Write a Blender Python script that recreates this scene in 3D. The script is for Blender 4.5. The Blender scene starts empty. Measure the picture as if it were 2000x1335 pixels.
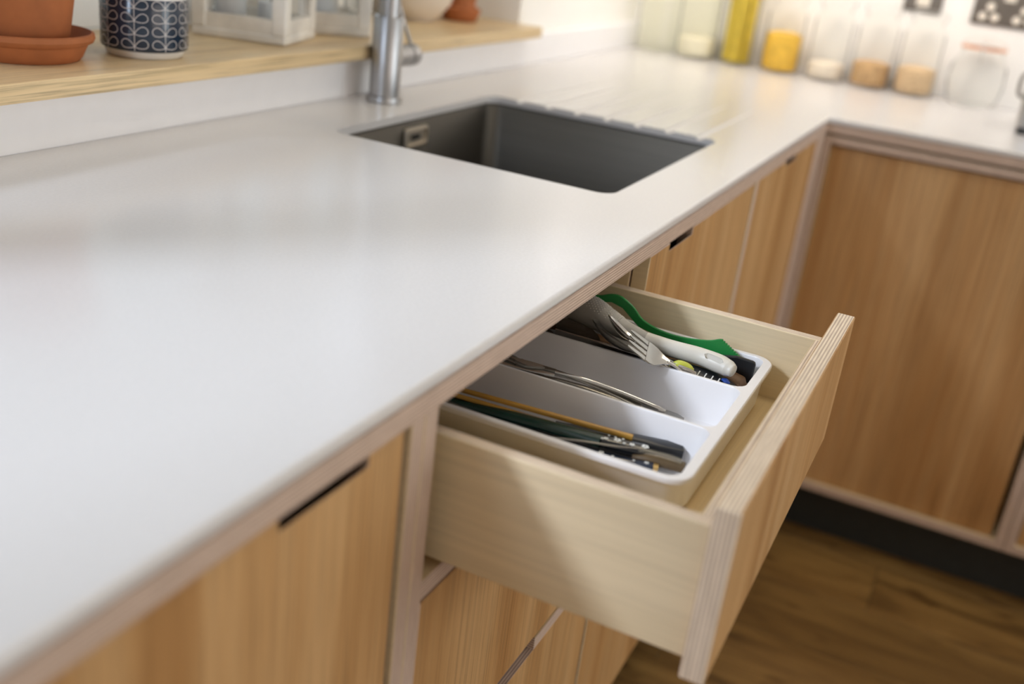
import bpy, bmesh, math, random
from mathutils import Vector, Matrix
random.seed(7)
SC = bpy.context.scene
COL = SC.collection
PI = math.pi
R = math.radians

# ------------------------------------------------------------------ camera
cd = bpy.data.cameras.new('camera')
cam = bpy.data.objects.new('camera', cd); COL.objects.link(cam)
rt = Vector((0.4379912, -0.89164107, 0.11462942)); up = Vector((0.29937231, 0.26489901, 0.91662682)); fw = Vector((0.84766734, 0.36715761, -0.38295608))
m = Matrix((rt, up, -fw)).transposed().to_4x4(); m.translation = Vector((-2.08881631, -0.3056846, 1.20246355))
cam.matrix_world = m
cd.sensor_width = 36; cd.lens = 36.74; cd.clip_start = 0.01
cd.dof.use_dof = True; cd.dof.focus_distance = 1.02; cd.dof.aperture_fstop = 2.6
SC.camera = cam

# ------------------------------------------------------------------ world and light
w = bpy.data.worlds.new('daylight'); SC.world = w; w.use_nodes = True
wt_ = w.node_tree; bg = wt_.nodes['Background']
# overcast sky above the horizon, darker garden and ground below it
tc_ = wt_.nodes.new('ShaderNodeTexCoord'); sx_ = wt_.nodes.new('ShaderNodeSeparateXYZ'); rp_ = wt_.nodes.new('ShaderNodeValToRGB')
mr_ = wt_.nodes.new('ShaderNodeMapRange'); mr_.inputs[1].default_value = -.2; mr_.inputs[2].default_value = .8
wt_.links.new(tc_.outputs['Generated'], sx_.inputs[0]); wt_.links.new(sx_.outputs[2], mr_.inputs[0]); wt_.links.new(mr_.outputs[0], rp_.inputs[0]); wt_.links.new(rp_.outputs[0], bg.inputs[0])
e_ = rp_.color_ramp.elements; e_[0].position = 0; e_[0].color = (.20, .22, .18, 1); e_[1].position = 1; e_[1].color = (.82, .88, 1.0, 1)
for p_, c_ in ((.17, (.26, .28, .25)), (.24, (.72, .80, .86)), (.5, (.86, .91, 1.0))):
    q_ = e_.new(p_); q_.color = (*c_, 1)
bg.inputs[1].default_value = 1.25

def area(name, loc, rot, sx, sy, power, col, portal=False):
    l = bpy.data.lights.new(name, 'AREA'); l.shape = 'RECTANGLE'; l.size = sx; l.size_y = sy; l.energy = power; l.color = col
    l.cycles.is_portal = portal
    o = bpy.data.objects.new(name, l); COL.objects.link(o); o.location = loc; o.rotation_euler = rot
    return o
area('window_portal', (-1.634, 0.90, 1.58), (R(-90), 0, 0), 3.1, 1.1, 1, (1, 1, 1), True)
sd = bpy.data.lights.new('hazy_sun', 'SUN'); sd.energy = 3.3; sd.angle = R(9); sd.color = (.80, .86, 1.0)
so = bpy.data.objects.new('hazy_sun', sd); COL.objects.link(so); so.rotation_euler = Vector((.62, -.42, -.50)).to_track_quat('-Z', 'Y').to_euler()
area('window_portal', (-1.634, 0.90, 1.58), (R(-90), 0, 0), 3.1, 1.1, 1, (1, 1, 1), True)
area('side_fill_light', (-3.29, .48, 1.68), (R(90), 0, R(-90)), .26, .85, 9, (.70, .82, 1.0))  # added cool fill from the left, just inside the wall
area('worktop_downlight', (-.9, -.4, 2.45), (0, 0, 0), .3, .3, 3.6, (1.0, .90, .72))
area('corner_fill_light', (-.1, .2, 2.45), (0, 0, 0), .2, .2, 4, (1.0, .84, .60))  # added warm fill to brighten the right wall
area('cabinet_strip_light', (0.28, 0.0, 1.50), (0, R(-38), 0), 0.06, 1.3, 4.2, (1.0, 0.90, 0.84))
area('front_fill_cool', (-.3, -3.5, 1.3), (R(90), 0, 0), 1.4, 1.8, 34, (.88, .96, 1.0))  # added cool fill panel before the solid front wall, no door there
area('front_fill_warm', (-2.2, -3.5, 1.3), (R(90), 0, 0), 2.0, 1.8, 20, (1.0, .88, .80))  # added upright panel for general room fill, no lamp fitting

SC.view_settings.view_transform = 'Standard'; SC.view_settings.look = 'None'
SC.view_settings.gamma = 1; SC.view_settings.use_curve_mapping = False
SC.view_settings.exposure = -0.1
SC.cycles.use_denoising = True
SC.cycles.max_bounces = 10; SC.cycles.diffuse_bounces = 5; SC.cycles.transparent_max_bounces = 24
SC.cycles.caustics_reflective = False; SC.cycles.caustics_refractive = False

# ------------------------------------------------------------------ materials
M = {}
class NT:
    def __init__(s, name):
        s.m = bpy.data.materials.new(name); s.m.use_nodes = True; s.t = s.m.node_tree
        s.b = s.t.nodes['Principled BSDF']; M[name] = s.m
    def n(s, kind, **kw):
        x = s.t.nodes.new(kind)
        for k, v in kw.items():
            if hasattr(x, k): setattr(x, k, v)
            else: x.inputs[k.replace('_', ' ')].default_value = v
        return x
    def l(s, a, b): s.t.links.new(a, b)
    def coords(s, scale=(1, 1, 1), loc=(0, 0, 0), src='Object'):
        c = s.n('ShaderNodeTexCoord'); mp = s.n('ShaderNodeMapping'); mp.inputs['Scale'].default_value = scale; mp.inputs['Location'].default_value = loc
        s.l(c.outputs[src], mp.inputs[0]); return mp.outputs[0]
    def noise(s, vec, scale, detail=3, rough=.5, dist=0):
        x = s.n('ShaderNodeTexNoise'); x.inputs['Scale'].default_value = scale; x.inputs['Detail'].default_value = detail
        x.inputs['Roughness'].default_value = rough; x.inputs['Distortion'].default_value = dist
        s.l(vec, x.inputs['Vector']); return x.outputs['Fac']
    def ramp(s, fac, stops, interp='LINEAR'):
        x = s.n('ShaderNodeValToRGB'); e = x.color_ramp.elements; x.color_ramp.interpolation = interp
        e[0].position, e[0].color = stops[0][0], (*stops[0][1], 1); e[1].position, e[1].color = stops[-1][0], (*stops[-1][1], 1)
        for p, c in stops[1:-1]:
            q = e.new(p); q.color = (*c, 1)
        s.l(fac, x.inputs[0]); return x.outputs[0]
    def mix(s, a, b, f, mode='MIX'):
        x = s.n('ShaderNodeMix', data_type='RGBA', blend_type=mode)
        for v, i in ((f, 0), (a, 6), (b, 7)):
            if isinstance(v, (int, float)): x.inputs[i].default_value = v
            elif isinstance(v, tuple): x.inputs[i].default_value = (*v, 1)
            else: s.l(v, x.inputs[i])
        return x.outputs[2]
    def bump(s, h, strength=.2, dist=.001):
        x = s.n('ShaderNodeBump'); x.inputs['Strength'].default_value = strength; x.inputs['Distance'].default_value = dist
        s.l(h, x.inputs['Height']); s.l(x.outputs[0], s.b.inputs['Normal'])
    def col(s, c):
        if isinstance(c, tuple): s.b.inputs['Base Color'].default_value = (*c, 1)
        else: s.l(c, s.b.inputs['Base Color'])
    def set(s, rough=.5, metal=0, spec=.5, coat=0, trans=0):
        s.b.inputs['Roughness'].default_value = rough; s.b.inputs['Metallic'].default_value = metal
        s.b.inputs['Specular IOR Level'].default_value = spec; s.b.inputs['Coat Weight'].default_value = coat
        s.b.inputs['Transmission Weight'].default_value = trans
        return s.m

def plain(name, c, rough=.5, metal=0, spec=.5, var=.06, nscale=40, bump=0, coat=0):
    t = NT(name); f = t.noise(t.coords(), nscale, 3)
    t.col(t.ramp(f, [(.3, tuple(v * (1 - var) for v in c)), (.7, tuple(min(1, v * (1 + var)) for v in c))]))
    if bump: t.bump(t.noise(t.coords(), nscale * 4, 2), bump, .0005)
    return t.set(rough, metal, spec, coat)

def veneer(name, grain, light, mid, dark, fine=1.0, rough=.45, pores=.35, contrast=1.0):
    """straight grained wood, grain axis 'x','y' or 'z' """
    t = NT(name)
    g = {'x': (1, 18, 18), 'y': (18, 1, 18), 'z': (18, 18, 1)}[grain]
    g2 = {'x': (3, 160, 160), 'y': (160, 3, 160), 'z': (160, 160, 3)}[grain]
    broad = t.noise(t.coords(g), .9 * fine, 3, .55, .4)
    thin = t.noise(t.coords(g2), 2.2 * fine, 4, .65)
    c = t.ramp(broad, [(.30, dark), (.48, mid), (.70, light)])
    c2 = t.ramp(thin, [(.28, (1 - pores * contrast,) * 3), (.52, (1, 1, 1)), (.75, (1.0 + .08 * contrast,) * 3)])
    wide = t.noise(t.coords(tuple(v * .35 for v in g)), .9 * fine, 2, .5, .6)
    c = t.mix(c, t.ramp(wide, [(.32, (.80, .76, .72)), (.5, (1, 1, 1)), (.68, (1.06, 1.07, 1.10))]), contrast if name.startswith('oak_v') else .3, 'MULTIPLY')
    t.col(t.mix(c, c2, 1.0, 'MULTIPLY')); t.bump(thin, .12, .0004)
    return t.set(rough, 0, .4)

def ply(name, axis, pale, dark, period=.0030, mix2=(.5, .5), grain=None):
    """plywood edge: veneer layers stacked along one axis"""
    t = NT(name)
    sc = {'x': (1, 0, 0), 'y': (0, 1, 0), 'z': (0, 0, 1)}[axis]
    wv = t.n('ShaderNodeTexWave', wave_type='BANDS', bands_direction=axis.upper(), wave_profile='SIN')
    wv.inputs['Scale'].default_value = 2 * PI / period / 20.0
    wv.inputs['Distortion'].default_value = .35; wv.inputs['Detail'].default_value = 2; wv.inputs['Detail Scale'].default_value = .4
    t.l(t.coords(), wv.inputs['Vector'])
    st = {'x': (60, 6, 6), 'y': (6, 60, 6), 'z': (6, 6, 60)}[axis]
    nz = t.noise(t.coords(st), 6, 4, .6)
    c = t.ramp(wv.outputs['Fac'], [(.10, dark), (.45, tuple(.35 * b + .65 * a for a, b in zip(pale, dark))), (.8, pale)])
    c2 = t.ramp(nz, [(.3, (.80, .78, .76)), (.65, (1.05, 1.04, 1.03))])
    t.col(t.mix(c, c2, .8, 'MULTIPLY')); return t.set(.5, 0, .35)

oak_l, oak_m, oak_d = (.62, .39, .185), (.515, .295, .122), (.39, .195, .066)
veneer('oak_veneer_upright', 'z', oak_l, oak_m, oak_d)
veneer('oak_sill', 'x', (.82, .64, .39), (.74, .56, .32), (.58, .41, .22), 1.2, .35, .45)
veneer('birch_along_y', 'y', (.79, .67, .46), (.765, .635, .425), (.74, .605, .39), .5, .5, .10)
veneer('birch_along_x', 'x', (.80, .65, .40), (.75, .58, .33), (.70, .52, .28), .5, .5, .12)
pe, pd = (.72, .58, .49), (.42, .30, .235)
for a in 'xyz': ply('ply_edge_' + a, a, pe, pd)
fe, fd = (.86, .74, .58), (.50, .375, .285)
for a in 'xyz': ply('pale_ply_edge_' + a, a, fe, fd)
t = NT('white_stone'); f = t.noise(t.coords(), 300, 2)
t.col(t.ramp(f, [(.3, (.685, .675, .68)), (.7, (.715, .705, .71))])); t.bump(t.noise(t.coords(), 60, 3), .02, .0005); t.set(.20, 0, .45)
plain('painted_wall', (.91, .90, .87), .6, var=.015, nscale=8, bump=.05)
plain('room_paint', (.66, .62, .56), .7, var=.015, nscale=8)
plain('upstand_white', (.93, .93, .96), .35, var=.01)
plain('ceiling_white', (.85, .84, .82), .8, var=.01)
plain('white_gloss_paint', (.85, .86, .86), .3, var=.01)
plain('white_plastic', (.85, .84, .85), .28, var=.01, nscale=20)
plain('black_laminate', (.022, .025, .024), .55, var=.1)
plain('dark_void', (.03, .028, .025), .8)
plain('terracotta', (.40, .13, .042), .75, var=.13, nscale=30, bump=.15)
plain('terracotta_inner', (.40, .16, .08), .8, var=.1)
plain('navy_glaze', (.013, .026, .050), .14, var=.08, spec=.6)
plain('cream_glaze', (.72, .70, .68), .25, var=.02)
plain('print_white', (.62, .58, .57), .3, var=.03)
plain('potting_soil', (.10, .065, .045), .9, var=.4, nscale=150, bump=.6)
plain('white_bowl_glaze', (.80, .73, .66), .25, var=.02)
plain('green_plastic', (.012, .22, .045), .33, var=.05)
plain('black_plastic', (.012, .013, .015), .35, var=.1)
plain('blue_plastic', (.02, .07, .35), .35)
plain('yellow_plastic', (.55, .58, .08), .4)
plain('red_lacquer', (.45, .06, .02), .3)
plain('black_lacquer', (.008, .010, .014), .18, var=.1, spec=.6)
plain('navy_lacquer', (.010, .022, .050), .2, var=.1, spec=.6)
plain('green_lacquer', (.006, .032, .024), .2, var=.25, nscale=20, spec=.6)
plain('gold_lacquer', (.50, .27, .045), .3, var=.12, nscale=25)
plain('blossom_white', (.80, .82, .80), .4, var=.03)
plain('rubber_handle', (.70, .68, .62), .38, var=.03, nscale=30)
plain('dotted_grip', (.42, .405, .37), .5, var=.04)
plain('dark_wood', (.17, .085, .034), .5, var=.25, nscale=35)
plain('brush_bristle', (.62, .55, .42), .5, var=.1, nscale=90)
plain('brush_end', (.13, .085, .04), .3, var=.2)
plain('socket_plate', (.20, .17, .14), .35, metal=.7, var=.05)
plain('socket_insert', (.80, .74, .64), .4, var=.02)
plain('rubber_seal', (.75, .32, .14), .5)
plain('pasta', (.80, .50, .06), .55, var=.2, nscale=90)
plain('spaghetti', (.78, .62, .10), .5, var=.15, nscale=60)
plain('flour', (.80, .72, .60), .9, var=.05)
plain('oats', (.68, .50, .30), .85, var=.25, nscale=160)
plain('almonds', (.55, .36, .18), .8, var=.3, nscale=130)
plain('rice', (.84, .80, .66), .7, var=.08, nscale=180)
plain('candle_wax', (.62, .64, .66), .5, var=.03)
plain('lantern_paint', (.78, .75, .70), .6, var=.12, nscale=25, bump=.2)
plain('pantry_olive', (.60, .60, .30), .6, var=.08)

def steel(name, c, rough, axis=None, aniso=0):
    t = NT(name)
    if axis:
        s = {'x': (2, 250, 250), 'y': (250, 2, 250), 'z': (250, 250, 2), 'r': (40, 40, 900)}[axis]
        f = t.noise(t.coords(s), 2, 3, .6)
        t.col(t.ramp(f, [(.3, tuple(v * .88 for v in c)), (.7, tuple(min(1, v * 1.08) for v in c))])); t.bump(f, .06, .0003)
    else: t.col(c)
    return t.set(rough, 1.0)
steel('sink_steel', (.125, .115, .10), .50, 'y')
plain('satin_steel', (.62, .55, .45), .38, metal=.7, var=.03)
steel('tap_steel', (.42, .42, .43), .34, 'r')
steel('cutlery_steel', (.66, .65, .63), .16)
steel('worn_steel', (.30, .285, .26), .30, 'y')
steel('brass_tip', (.70, .50, .22), .3)

def glass(name, tint, refl=.16):
    t = NT(name); t.t.nodes.remove(t.b)
    out = t.t.nodes['Material Output']; tr = t.n('ShaderNodeBsdfTransparent'); tr.inputs[0].default_value = (*tint, 1)
    gl = t.n('ShaderNodeBsdfGlossy'); gl.inputs['Roughness'].default_value = .03; gl.inputs[0].default_value = (.95, .96, .95, 1)
    lw = t.n('ShaderNodeLayerWeight'); lw.inputs['Blend'].default_value = refl
    nz = t.noise(t.coords(), 30, 1); mr = t.n('ShaderNodeMath', operation='MULTIPLY_ADD'); mr.inputs[1].default_value = .04; mr.inputs[2].default_value = .01; t.l(nz, mr.inputs[0]); t.l(mr.outputs[0], gl.inputs['Roughness'])
    mx = t.n('ShaderNodeMixShader'); t.l(lw.outputs['Fresnel'], mx.inputs[0]); t.l(tr.outputs[0], mx.inputs[1]); t.l(gl.outputs[0], mx.inputs[2]); t.l(mx.outputs[0], out.inputs[0])
glass('clear_glass', (.996, .996, .992), .035); glass('green_glass', (.992, .993, .972), .035); glass('window_glass', (.97, .98, .98), .08)

# floor planks: grain along y, tone varies by object
t = NT('floor_oak')
oi = t.n('ShaderNodeObjectInfo'); cmb = t.n('ShaderNodeCombineXYZ')
ml = t.n('ShaderNodeMath', operation='MULTIPLY'); ml.inputs[1].default_value = 37.0; t.l(oi.outputs['Random'], ml.inputs[0]); t.l(ml.outputs[0], cmb.inputs[2])
va = t.n('ShaderNodeVectorMath', operation='ADD'); c0 = t.n('ShaderNodeTexCoord'); t.l(c0.outputs['Object'], va.inputs[0]); t.l(cmb.outputs[0], va.inputs[1])
mp = t.n('ShaderNodeMapping'); mp.inputs['Scale'].default_value = (14, 2.2, 14); t.l(va.outputs[0], mp.inputs[0])
f1 = t.noise(mp.outputs[0], 1.2, 5, .6, .8)
mp2 = t.n('ShaderNodeMapping'); mp2.inputs['Scale'].default_value = (150, 5, 150); t.l(va.outputs[0], mp2.inputs[0]); f2 = t.noise(mp2.outputs[0], 1.5, 3)
c = t.ramp(f1, [(.28, (.085, .045, .014)), (.45, (.19, .105, .032)), (.66, (.28, .165, .052))])
mp3 = t.n('ShaderNodeMapping'); mp3.inputs['Scale'].default_value = (9, 4.5, 1); t.l(va.outputs[0], mp3.inputs[0])
kn = t.noise(mp3.outputs[0], 1.4, 2)
c = t.mix(c, t.ramp(kn, [(.62, (1, 1, 1)), (.72, (.45, .38, .32))]), 1, 'MULTIPLY')
c = t.mix(c, t.ramp(f2, [(.3, (.8, .78, .75)), (.6, (1, 1, 1))]), 1, 'MULTIPLY')
hv = t.n('ShaderNodeMapRange'); hv.inputs[3].default_value = .85; hv.inputs[4].default_value = 1.15; t.l(oi.outputs['Random'], hv.inputs[0])
cc = t.n('ShaderNodeCombineColor'); [t.l(hv.outputs[0], cc.inputs[i]) for i in range(3)]
t.col(t.mix(c, cc.outputs[0], 1, 'MULTIPLY')); t.bump(f2, .15, .0005); t.set(.42, 0, .4)

# ------------------------------------------------------------------ geometry helpers
def obj(name, bm, mats, parent=None, smooth=False, bevel=0, seg=1, auto=None, recalc=True):
    if recalc: bmesh.ops.recalc_face_normals(bm, faces=bm.faces[:])
    me = bpy.data.meshes.new(name); bm.to_mesh(me); bm.free()
    for k in ([mats] if isinstance(mats, str) else mats): me.materials.append(M[k])
    o = bpy.data.objects.new(name, me); COL.objects.link(o)
    if parent: o.parent = parent; o.matrix_parent_inverse = parent.matrix_world.inverted()
    if smooth:
        me.polygons.foreach_set('use_smooth', [True] * len(me.polygons))
        if auto:
            me.set_sharp_from_angle(angle=R(auto))
    if bevel:
        b = o.modifiers.new('bevel', 'BEVEL'); b.width = bevel; b.segments = seg; b.limit_method = 'ANGLE'; b.angle_limit = R(40); b.harden_normals = False
    return o

def thing(name, label, cat, loc=(0, 0, 0), rotz=0, group=None):
    o = bpy.data.objects.new(name, None); COL.objects.link(o); o.empty_display_size = .05
    o.location = loc; o.rotation_euler = (0, 0, rotz); o['label'] = label; o['category'] = cat
    if group: o['group'] = group
    bpy.context.view_layer.update()
    return o
def tag(o, label, cat, group=None):
    o['label'] = label; o['category'] = cat
    if group: o['group'] = group
    return o
def struct(o, label=None, cat=None):
    o['kind'] = 'structure'
    if label: o['label'] = label
    if cat: o['category'] = cat
    return o

def add_box(bm, x0, x1, y0, y1, z0, z1, mi=(0, 0, 0)):
    """mi: material index for x, y and z facing sides"""
    v = [bm.verts.new(p) for p in ((x0, y0, z0), (x1, y0, z0), (x1, y1, z0), (x0, y1, z0), (x0, y0, z1), (x1, y0, z1), (x1, y1, z1), (x0, y1, z1))]
    for idx, a in (((3, 2, 1, 0), 2), ((4, 5, 6, 7), 2), ((0, 1, 5, 4), 1), ((2, 3, 7, 6), 1), ((1, 2, 6, 5), 0), ((3, 0, 4, 7), 0)):
        f = bm.faces.new([v[i] for i in idx]); f.material_index = mi[a]
    return v
def box(name, b, mats, parent=None, bevel=0, seg=1, mi=(0, 0, 0)):
    bm = bmesh.new(); add_box(bm, *b, mi=mi); return obj(name, bm, mats, parent, bevel=bevel, seg=seg)
def panel(name, b, thin, face, parent=None, edge='ply_edge_', bevel=.0007):
    mi = tuple(0 if a == thin else 1 for a in 'xyz')
    return box(name, b, [face, edge + thin], parent, bevel, 1, mi)

def poly_prism(bm, pts, z0, z1, mi=(0, 0)):
    """pts: xy polygon"""
    a = [bm.verts.new((x, y, z0)) for x, y in pts]; b = [bm.verts.new((x, y, z1)) for x, y in pts]
    f = bm.faces.new(a[::-1]); f.material_index = mi[0]; f = bm.faces.new(b); f.material_index = mi[0]
    n = len(pts)
    for i in range(n):
        f = bm.faces.new((a[i], a[(i + 1) % n], b[(i + 1) % n], b[i])); f.material_index = mi[1]

def rrect(x0, x1, y0, y1, r, n=5):
    if not isinstance(r, (tuple, list)): r = (r,) * 4
    out = []
    for (cx, cy, a0, rr) in ((x1, y1, 0, r[0]), (x0, y1, 90, r[1]), (x0, y0, 180, r[2]), (x1, y0, 270, r[3])):
        sx = -1 if cx == x1 else 1; sy = -1 if cy == y1 else 1
        for k in range(n + 1):
            a = R(a0 + 90 * k / n); out.append((cx + sx * rr + rr * math.cos(a), cy + sy * rr + rr * math.sin(a)))
    return out
def ring(bm, pts, z): return [bm.verts.new((x, y, z)) for x, y in pts]
def bridge(bm, a, b, mi=0):
    n = len(a); fs = []
    for i in range(n):
        f = bm.faces.new((a[i], a[(i + 1) % n], b[(i + 1) % n], b[i])); f.material_index = mi; fs.append(f)
    return fs

def add_lathe(bm, prof, segs=40, c=(0, 0, 0), mi=0, axis='z', cap=True, a0=0, a1=360):
    prev = None; first = None
    n = segs
    for r, z in prof:
        cur = []
        if r < 1e-6: cur = [bm.verts.new((c[0], c[1], c[2] + z))] if axis == 'z' else [bm.verts.new((c[0] + z, c[1], c[2]))]
        else:
            for k in range(n):
                a = 2 * PI * k / n
                p = (c[0] + r * math.cos(a), c[1] + r * math.sin(a), c[2] + z) if axis == 'z' else (c[0] + z, c[1] + r * math.cos(a), c[2] + r * math.sin(a))
                cur.append(bm.verts.new(p))
        if prev:
            if len(prev) == 1 and len(cur) > 1:
                for k in range(n): bm.faces.new((prev[0], cur[k], cur[(k + 1) % n])).material_index = mi
            elif len(cur) == 1 and len(prev) > 1:
                for k in range(n): bm.faces.new((prev[k], prev[(k + 1) % n], cur[0])).material_index = mi
            elif len(cur) > 1:
                for k in range(n): bm.faces.new((prev[k], prev[(k + 1) % n], cur[(k + 1) % n], cur[k])).material_index = mi
        prev = cur
def lathe(name, prof, mat, parent=None, segs=40, c=(0, 0, 0), axis='z', auto=35):
    bm = bmesh.new(); add_lathe(bm, prof, segs, c, 0, axis); return obj(name, bm, mat, parent, smooth=True, auto=auto)

def catmull(pts, n=6):
    P = [Vector(p) for p in pts]; P = [P[0] * 2 - P[1]] + P + [P[-1] * 2 - P[-2]]; out = []
    for i in range(1, len(P) - 2):
        for k in range(n):
            t = k / n; a, b, c, d = P[i - 1], P[i], P[i + 1], P[i + 2]
            out.append(.5 * ((2 * b) + (c - a) * t + (2 * a - 5 * b + 4 * c - d) * t * t + (3 * b - a - 3 * c + d) * t ** 3))
    out.append(P[-2]); return out

def add_sweep(bm, pts, hw, hh, segs=12, n=6, upv=(0, 0, 1), roll=0, power=2.0, mi=0, smooth_path=True):
    """superellipse section: half width hw (sideways), half height hh (along upv); hw, hh numbers or lists per control point"""
    N0 = len(pts)
    def lst(v): return list(v) if isinstance(v, (list, tuple)) else [v] * N0
    hw, hh, rl = lst(hw), lst(hh), lst(roll)
    if smooth_path:
        q = catmull([(*p,) for p in pts], n)
        f = [i / n for i in range(len(q))]
        def samp(v, t):
            i = min(int(t), N0 - 2); u = t - i; u = u * u * (3 - 2 * u); return v[i] * (1 - u) + v[i + 1] * u
        W = [samp(hw, t) for t in f]; H = [samp(hh, t) for t in f]; RL = [samp(rl, t) for t in f]
    else: q = [Vector(p) for p in pts]; W, H, RL = hw, hh, rl
    rings = []
    for i, p in enumerate(q):
        t = (q[min(i + 1, len(q) - 1)] - q[max(i - 1, 0)]).normalized()
        s = t.cross(Vector(upv)).normalized(); u = s.cross(t).normalized()
        if RL[i]:
            rot = Matrix.Rotation(R(RL[i]), 3, t); s = rot @ s; u = rot @ u
        cur = []
        for k in range(segs):
            a = 2 * PI * k / segs; ca, sa = math.cos(a), math.sin(a)
            e = 2 / power
            cur.append(bm.verts.new(p + s * W[i] * math.copysign(abs(ca) ** e, ca) + u * H[i] * math.copysign(abs(sa) ** e, sa)))
        rings.append(cur)
    for a, b in zip(rings, rings[1:]): bridge(bm, a, b, mi)
    for r_ in (rings[0], rings[-1]):
        f = bm.faces.new(r_); f.material_index = mi
    return rings
def sweep(name, pts, hw, hh, mat, parent=None, **kw):
    bm = bmesh.new(); add_sweep(bm, pts, hw, hh, **kw); return obj(name, bm, mat, parent, smooth=True, auto=50)

def boolean(o, cutters, keep=False):
    for c in cutters:
        md = o.modifiers.new('cut', 'BOOLEAN'); md.operation = 'DIFFERENCE'; md.solver = 'EXACT'; md.object = c
    dg = bpy.context.evaluated_depsgraph_get(); me = bpy.data.meshes.new_from_object(o.evaluated_get(dg))
    o.modifiers.clear(); old = o.data; o.data = me; me.name = old.name
    for c in cutters: bpy.data.objects.remove(c)

# ------------------------------------------------------------------ room shell
WX0, WX1, WZ0, WZ1 = -3.2, -0.068, 0.9605, 2.15
YB, YO = 0.6427, 0.93
wall = bmesh.new()
add_box(wall, -3.3, .80, YB, YO, 0, WZ0); add_box(wall, -3.3, .80, YB, YO, WZ1, 2.5)
add_box(wall, -3.3, WX0, YB, YO, WZ0, WZ1); add_box(wall, WX1, .80, YB, YO, WZ0, WZ1)
struct(obj('wall_back', wall, 'painted_wall'))
struct(box('wall_right', (.65, .80, -3.6, YB, 0, 2.5), 'painted_wall'))
wl = bmesh.new()
add_box(wl, -3.5, -3.3, -3.75, .32, 0, 2.5); add_box(wl, -3.5, -3.3, .64, YO, 0, 2.5); add_box(wl, -3.5, -3.3, .32, .64, 0, 1.2); add_box(wl, -3.5, -3.3, .32, .64, 2.15, 2.5)
struct(obj('wall_left', wl, 'room_paint'))
win2 = struct(thing('window_2', 'unseen tall side window added in the left wall for side light', 'window', (-3.4, .48, 1.2)))  # out of view, placed and sized for the light it suggests
fr2 = bmesh.new()
add_box(fr2, -3.44, -3.38, .32, .64, 1.2, 1.24); add_box(fr2, -3.44, -3.38, .32, .64, 2.11, 2.15); add_box(fr2, -3.439, -3.381, .32, .35, 1.24, 2.11); add_box(fr2, -3.439, -3.381, .61, .64, 1.24, 2.11)
obj('window_frame', fr2, 'white_gloss_paint', win2, bevel=.004)
box('window_pane', (-3.412, -3.408, .35, .61, 1.24, 2.11), 'window_glass', win2)
# wall added outside the kitchen window to block sun and part of the sky
struct(box('wall_sun_block', (-4.5, 2.2, 2.6, 2.8, -.1, 4.6), 'painted_wall'))
wf = bmesh.new()
add_box(wf, -4, -1.1, -3.75, -3.6, 0, 2.5); add_box(wf, .3, .80, -3.75, -3.6, 0, 2.5); add_box(wf, -1.1, .3, -3.75, -3.6, 0, 2.5)
struct(obj('wall_front', wf, 'room_paint'))
struct(box('ceiling', (-4.15, .80, -3.75, YO, 2.5, 2.6), 'ceiling_white'))
floor = struct(box('floor', (-4.15, .80, -3.75, YO, -.1, -.004), 'dark_void'))
# planks run along y
pw = .190; x = -4.0; i = 0
x = -0.374 - 19 * pw
while x < .10:
    y = -3.6 - random.uniform(0, 1.2)
    if abs(x + .374 - pw * round((x + .374) / pw)) < 1e-6 and i % 2: y += .5
    while y < .12:
        ln = random.uniform(1.5, 2.0)
        a, b = max(y, -3.6), min(y + ln, .12)
        if b - a > .05:
            box('plank', (x + .0008, x + pw - .0008, a + .0006, b - .0006, -.004, 0), 'floor_oak', floor, bevel=.0008)
        y += ln
    x += pw; i += 1

# kitchen window in the back wall
win = struct(thing('window_1', 'white framed kitchen window above the oak sill', 'window', (-1.3, .86, .98)))
fr = bmesh.new()
add_box(fr, WX0, WX1, .845, .905, .9813, 1.036); add_box(fr, WX0, WX1, .845, .905, 2.095, WZ1)
for a in (WX0, -2.25, WX1 - .055): add_box(fr, a, a + .055, .846, .904, 1.036, 2.095)
obj('window_frame', fr, 'white_gloss_paint', win, bevel=.004, seg=2)
for a, b in ((WX0 + .055, -2.25), (-2.195, WX1 - .055)): box('window_pane', (a, b, .872, .876, 1.036, 2.095), 'window_glass', win)
sl = bmesh.new(); add_box(sl, WX0, -.058, .5927, .845, .9605, .9813)
obj('window_sill', sl, 'oak_sill', win, bevel=.0018, seg=2)

# ------------------------------------------------------------------ worktop
SX0, SX1, SY0, SY1 = -.933, -.458, .0915, .4945       # sink cut-out
wt = thing('worktop', 'white stone L-shaped worktop on a plywood core around the sink', 'worktop', (-1, .3, .889))
L = [(-2.75, 0), (0, 0), (0, -1.9), (.65, -1.9), (.65, YB), (-2.75, YB)]
bm = bmesh.new(); poly_prism(bm, L, .889, .900)
slab = obj('stone_top', bm, 'white_stone', wt, bevel=.0035, seg=4)
bm = bmesh.new(); poly_prism(bm, rrect(SX0, SX1, SY0, SY1, .022, 8), .80, 1.0); cut = [obj('cut', bm, 'white_stone')]
for k in range(7):
    yy = .4405 - k * .0530
    bm = bmesh.new(); n = 12; a, b = [], []
    # shallow drainer groove, deepest at the sink and fading out away from it
    for q in range(n):
        an = 2 * PI * q / n
        a.append(bm.verts.new((SX1 - .03, yy + .0065 * math.cos(an), .9000 + .0048 * math.sin(an))))
        b.append(bm.verts.new((SX1 + .36, yy + .0050 * math.cos(an), .9016 + .0022 * math.sin(an))))
    bridge(bm, a, b); bm.faces.new(a); bm.faces.new(b); cut.append(obj('cut', bm, 'white_stone'))
boolean(slab, cut)
slab.data.materials.clear(); slab.data.materials.append(M['white_stone'])
bm = bmesh.new(); poly_prism(bm, L, .8718, .8889); core = obj('plywood_core', bm, 'ply_edge_z', wt)
bm = bmesh.new(); poly_prism(bm, rrect(SX0 - .02, SX1 + .02, SY0 - .02, SY1 + .02, .03, 5), .80, 1.0)
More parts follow.
